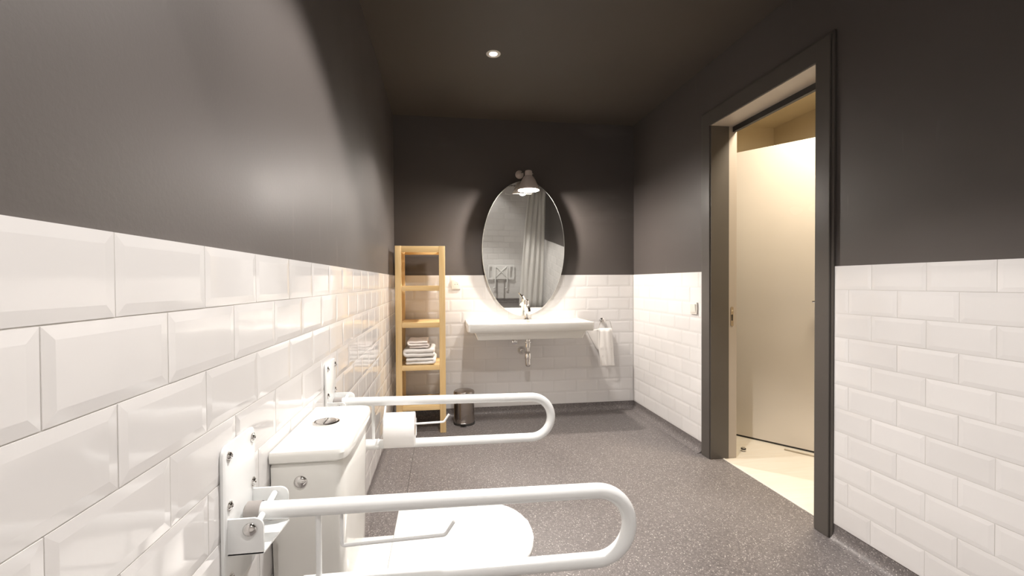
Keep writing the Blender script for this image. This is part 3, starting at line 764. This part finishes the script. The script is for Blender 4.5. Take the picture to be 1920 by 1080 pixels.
# woven border: two ribs and key motifs in relief following the cloth
bm = bmesh.new()
def rib(u0, v0, u1, v1, w):
    steps = 8
    for k in range(steps):
        a = k/steps; b2 = (k+1)/steps
        P = Vector(front(u0+(u1-u0)*a, v0+(v1-v0)*a)); Q = Vector(front(u0+(u1-u0)*b2, v0+(v1-v0)*b2))
        y = min(P.y, Q.y)-.0065
        box(bm, min(P.x, Q.x)-w, max(P.x, Q.x)+w, y, y+.006, min(P.z, Q.z)-w, max(P.z, Q.z)+w)
for v in (.50, .53, .70, .73): rib(.03, v, .97, v, .0010)
for u0 in (.16, .40, .64):
    for (a, b2, c, d) in ((0, .58, .17, .58), (.17, .58, .17, .65), (.05, .65, .17, .65), (0, .58, 0, .67)):
        rib(u0+a, b2, u0+c, d, .0013)
part('woven_border', bm, M_TOWEL, ht)

# ------------------------------------------------------------------ socket and switch
so = thing('power_socket', 'square cream wall socket on the tiles beside the shelf unit', 'socket', (.118, YB, 1.137))
bm = bmesh.new(); prism(bm, rrect(.078, .156, 1.098, 1.176, .004), YB-.011, YB, 1, .002); part('frame', bm, M_WHITEP, so, 40)
bm = bmesh.new(); lathe(bm, [(.0215, .0), (.0215, -.010), (0, -.010)], 30, Matrix.Translation((.117, YB-.0115, 1.137)) @ rot_to((0, -1, 0)))
part('round_recess', bm, plain('socket_recess', (.55, .49, .42), .4), so, 40)
bm = bmesh.new(); lathe(bm, [(.0215, 0), (.0225, .0012), (.0245, 0)], 30, Matrix.Translation((.117, YB-.011, 1.137)) @ rot_to((0, -1, 0))); part('recess_rim', bm, M_WHITEP, so, 40)
for dx in (-.0095, .0095):
    bm = bmesh.new(); disc(bm, (.117+dx, YB-.0112, 1.137), (0, -1, 0), [(.0030, 0), (.0030, .0008), (0, .0008)], 12); part('pin_hole', bm, M_BLACK, so)
sw = thing('light_switch', 'cream rocker light switch on the tiles left of the doorway', 'light switch', (XR, 2.80, .965))
bm = bmesh.new(); prism(bm, rrect(2.760, 2.840, .928, 1.008, .004), XR-.010, XR, 0, .002); part('frame', bm, M_WHITEP, sw, 40)
bm = bmesh.new(); prism(bm, [(XR-.009, .940), (XR-.012, .940), (XR-.0165, .996), (XR-.009, .996)], 2.772, 2.828, 1, .001); part('rocker', bm, M_WHITEP, sw)

# ------------------------------------------------------------------ shower corner (seen in the mirror)
cr = thing('curtain_rail', 'dark shower curtain rail seen at the top of the mirror', 'curtain rail', (.66, .27, 2.075))
bm = bmesh.new(); tube(bm, [(XL, .27, 2.075), (XR, .27, 2.075)], .0125, 14); part('rod', bm, M_STEEL, cr, 60)
for x, d in ((XL, 1), (XR, -1)):
    bm = bmesh.new(); disc(bm, (x, .27, 2.075), (d, 0, 0), [(.025, 0), (.025, .008), (.013, .014), (0, .014)]); part('end_flange', bm, M_STEEL, cr, 40)
sc = thing('shower_curtain', 'white gathered shower curtain seen in the middle of the mirror', 'curtain', (1.5, .27, 2.05))
def curt(u, v):
    sp = 1-.25*(1-v)
    x = 1.685-(.40)*(1-u)*(.72+.28*v**.7)
    y = .27+.016*math.sin(u*2*PI*4.5)*(.55+.45*v)+.012*math.sin(u*23+v*5)
    return (x, y, 2.044-1.99*v)
bm = bmesh.new(); sheet(bm, curt, 150, 14); cu = part('cloth', bm, M_CURTAIN, sc, True)
m = cu.modifiers.new('t', 'SOLIDIFY'); m.thickness = .0015
for k in range(8):
    x = 1.40+.038*k
    bm = bmesh.new(); tube(bm, [(x, .27+.017*math.cos(a), 2.067+.021*math.sin(a)) for a in [2*PI*j/14 for j in range(14)]], .0018, 6, closed=True); part('curtain_hook', bm, M_WHITEP, sc, 60)
st = thing('shower_bench', 'white fold-up shower bench on the tiled wall seen in the mirror', 'shower bench', (1.055, YF, .575))
yf = YF
def frame_slot(x0, x1, z0, z1, s):
    bm = bmesh.new(); w2 = .028
    box(bm, x0, x0+w2, yf+.045, yf+.075, z0, z1, .004); box(bm, x1-w2, x1, yf+.045, yf+.075, z0, z1, .004)
    box(bm, x0+w2-.003, x1-w2+.003, yf+.045, yf+.075, z1-.035, z1, .004); box(bm, x0+w2-.003, x1-w2+.003, yf+.045, yf+.075, z0, z0+.035, .004); return bm
part('seat_side', frame_slot(.815, .915, .44, .71, 1), M_LID, st); part('seat_side', frame_slot(1.195, 1.295, .44, .71, 1), M_LID, st)
part('seat_panel', B(.910, 1.200, yf+.048, yf+.072, .445, .705, .006), M_LID, st)
for s in (1, -1):
    bm = bmesh.new(); tube(bm, [(1.055-s*.10, yf+.082, .68), (1.055+s*.10, yf+.082, .49)], .011, 10); part('cross_brace', bm, M_LID, st, 60)
for x in (.95, 1.165):
    bm = bmesh.new(); tube(bm, fillet([(x-.01*0, yf+.085, .66), (x, yf+.090, .42), (x, yf+.075, .29), (x-.03, yf+.06, .285)], .02), .013, 12); part('leg', bm, M_LID, st, 60)
    bm = bmesh.new(); box(bm, x-.02, x+.02, yf, yf+.05, .40, .47, .004); part('wall_hinge', bm, M_CHROME, st)
for x in (.99, 1.125):
    bm = bmesh.new(); tube(bm, [(x, yf+.03, .42), (x, yf+.03, .08)], .009, 10); part('support_leg', bm, M_BUSH, st, 60)
kn = thing('shower_valve', 'small white shower valve knob on the right tiles seen in the mirror', 'valve', (XR, .10, .69))
bm = bmesh.new(); disc(bm, (XR, .10, .69), (-1, 0, 0), [(.030, 0), (.030, .006), (.014, .012), (.014, .045), (.024, .050), (.024, .075), (0, .08)]); part('knob', bm, M_WHITEP, kn, 40)
bm = bmesh.new(); tube(bm, [(XR-.012, .10, .665), (XR-.012, .10, .30)], .008, 10); part('pipe', bm, M_WHITEP, kn, 60)
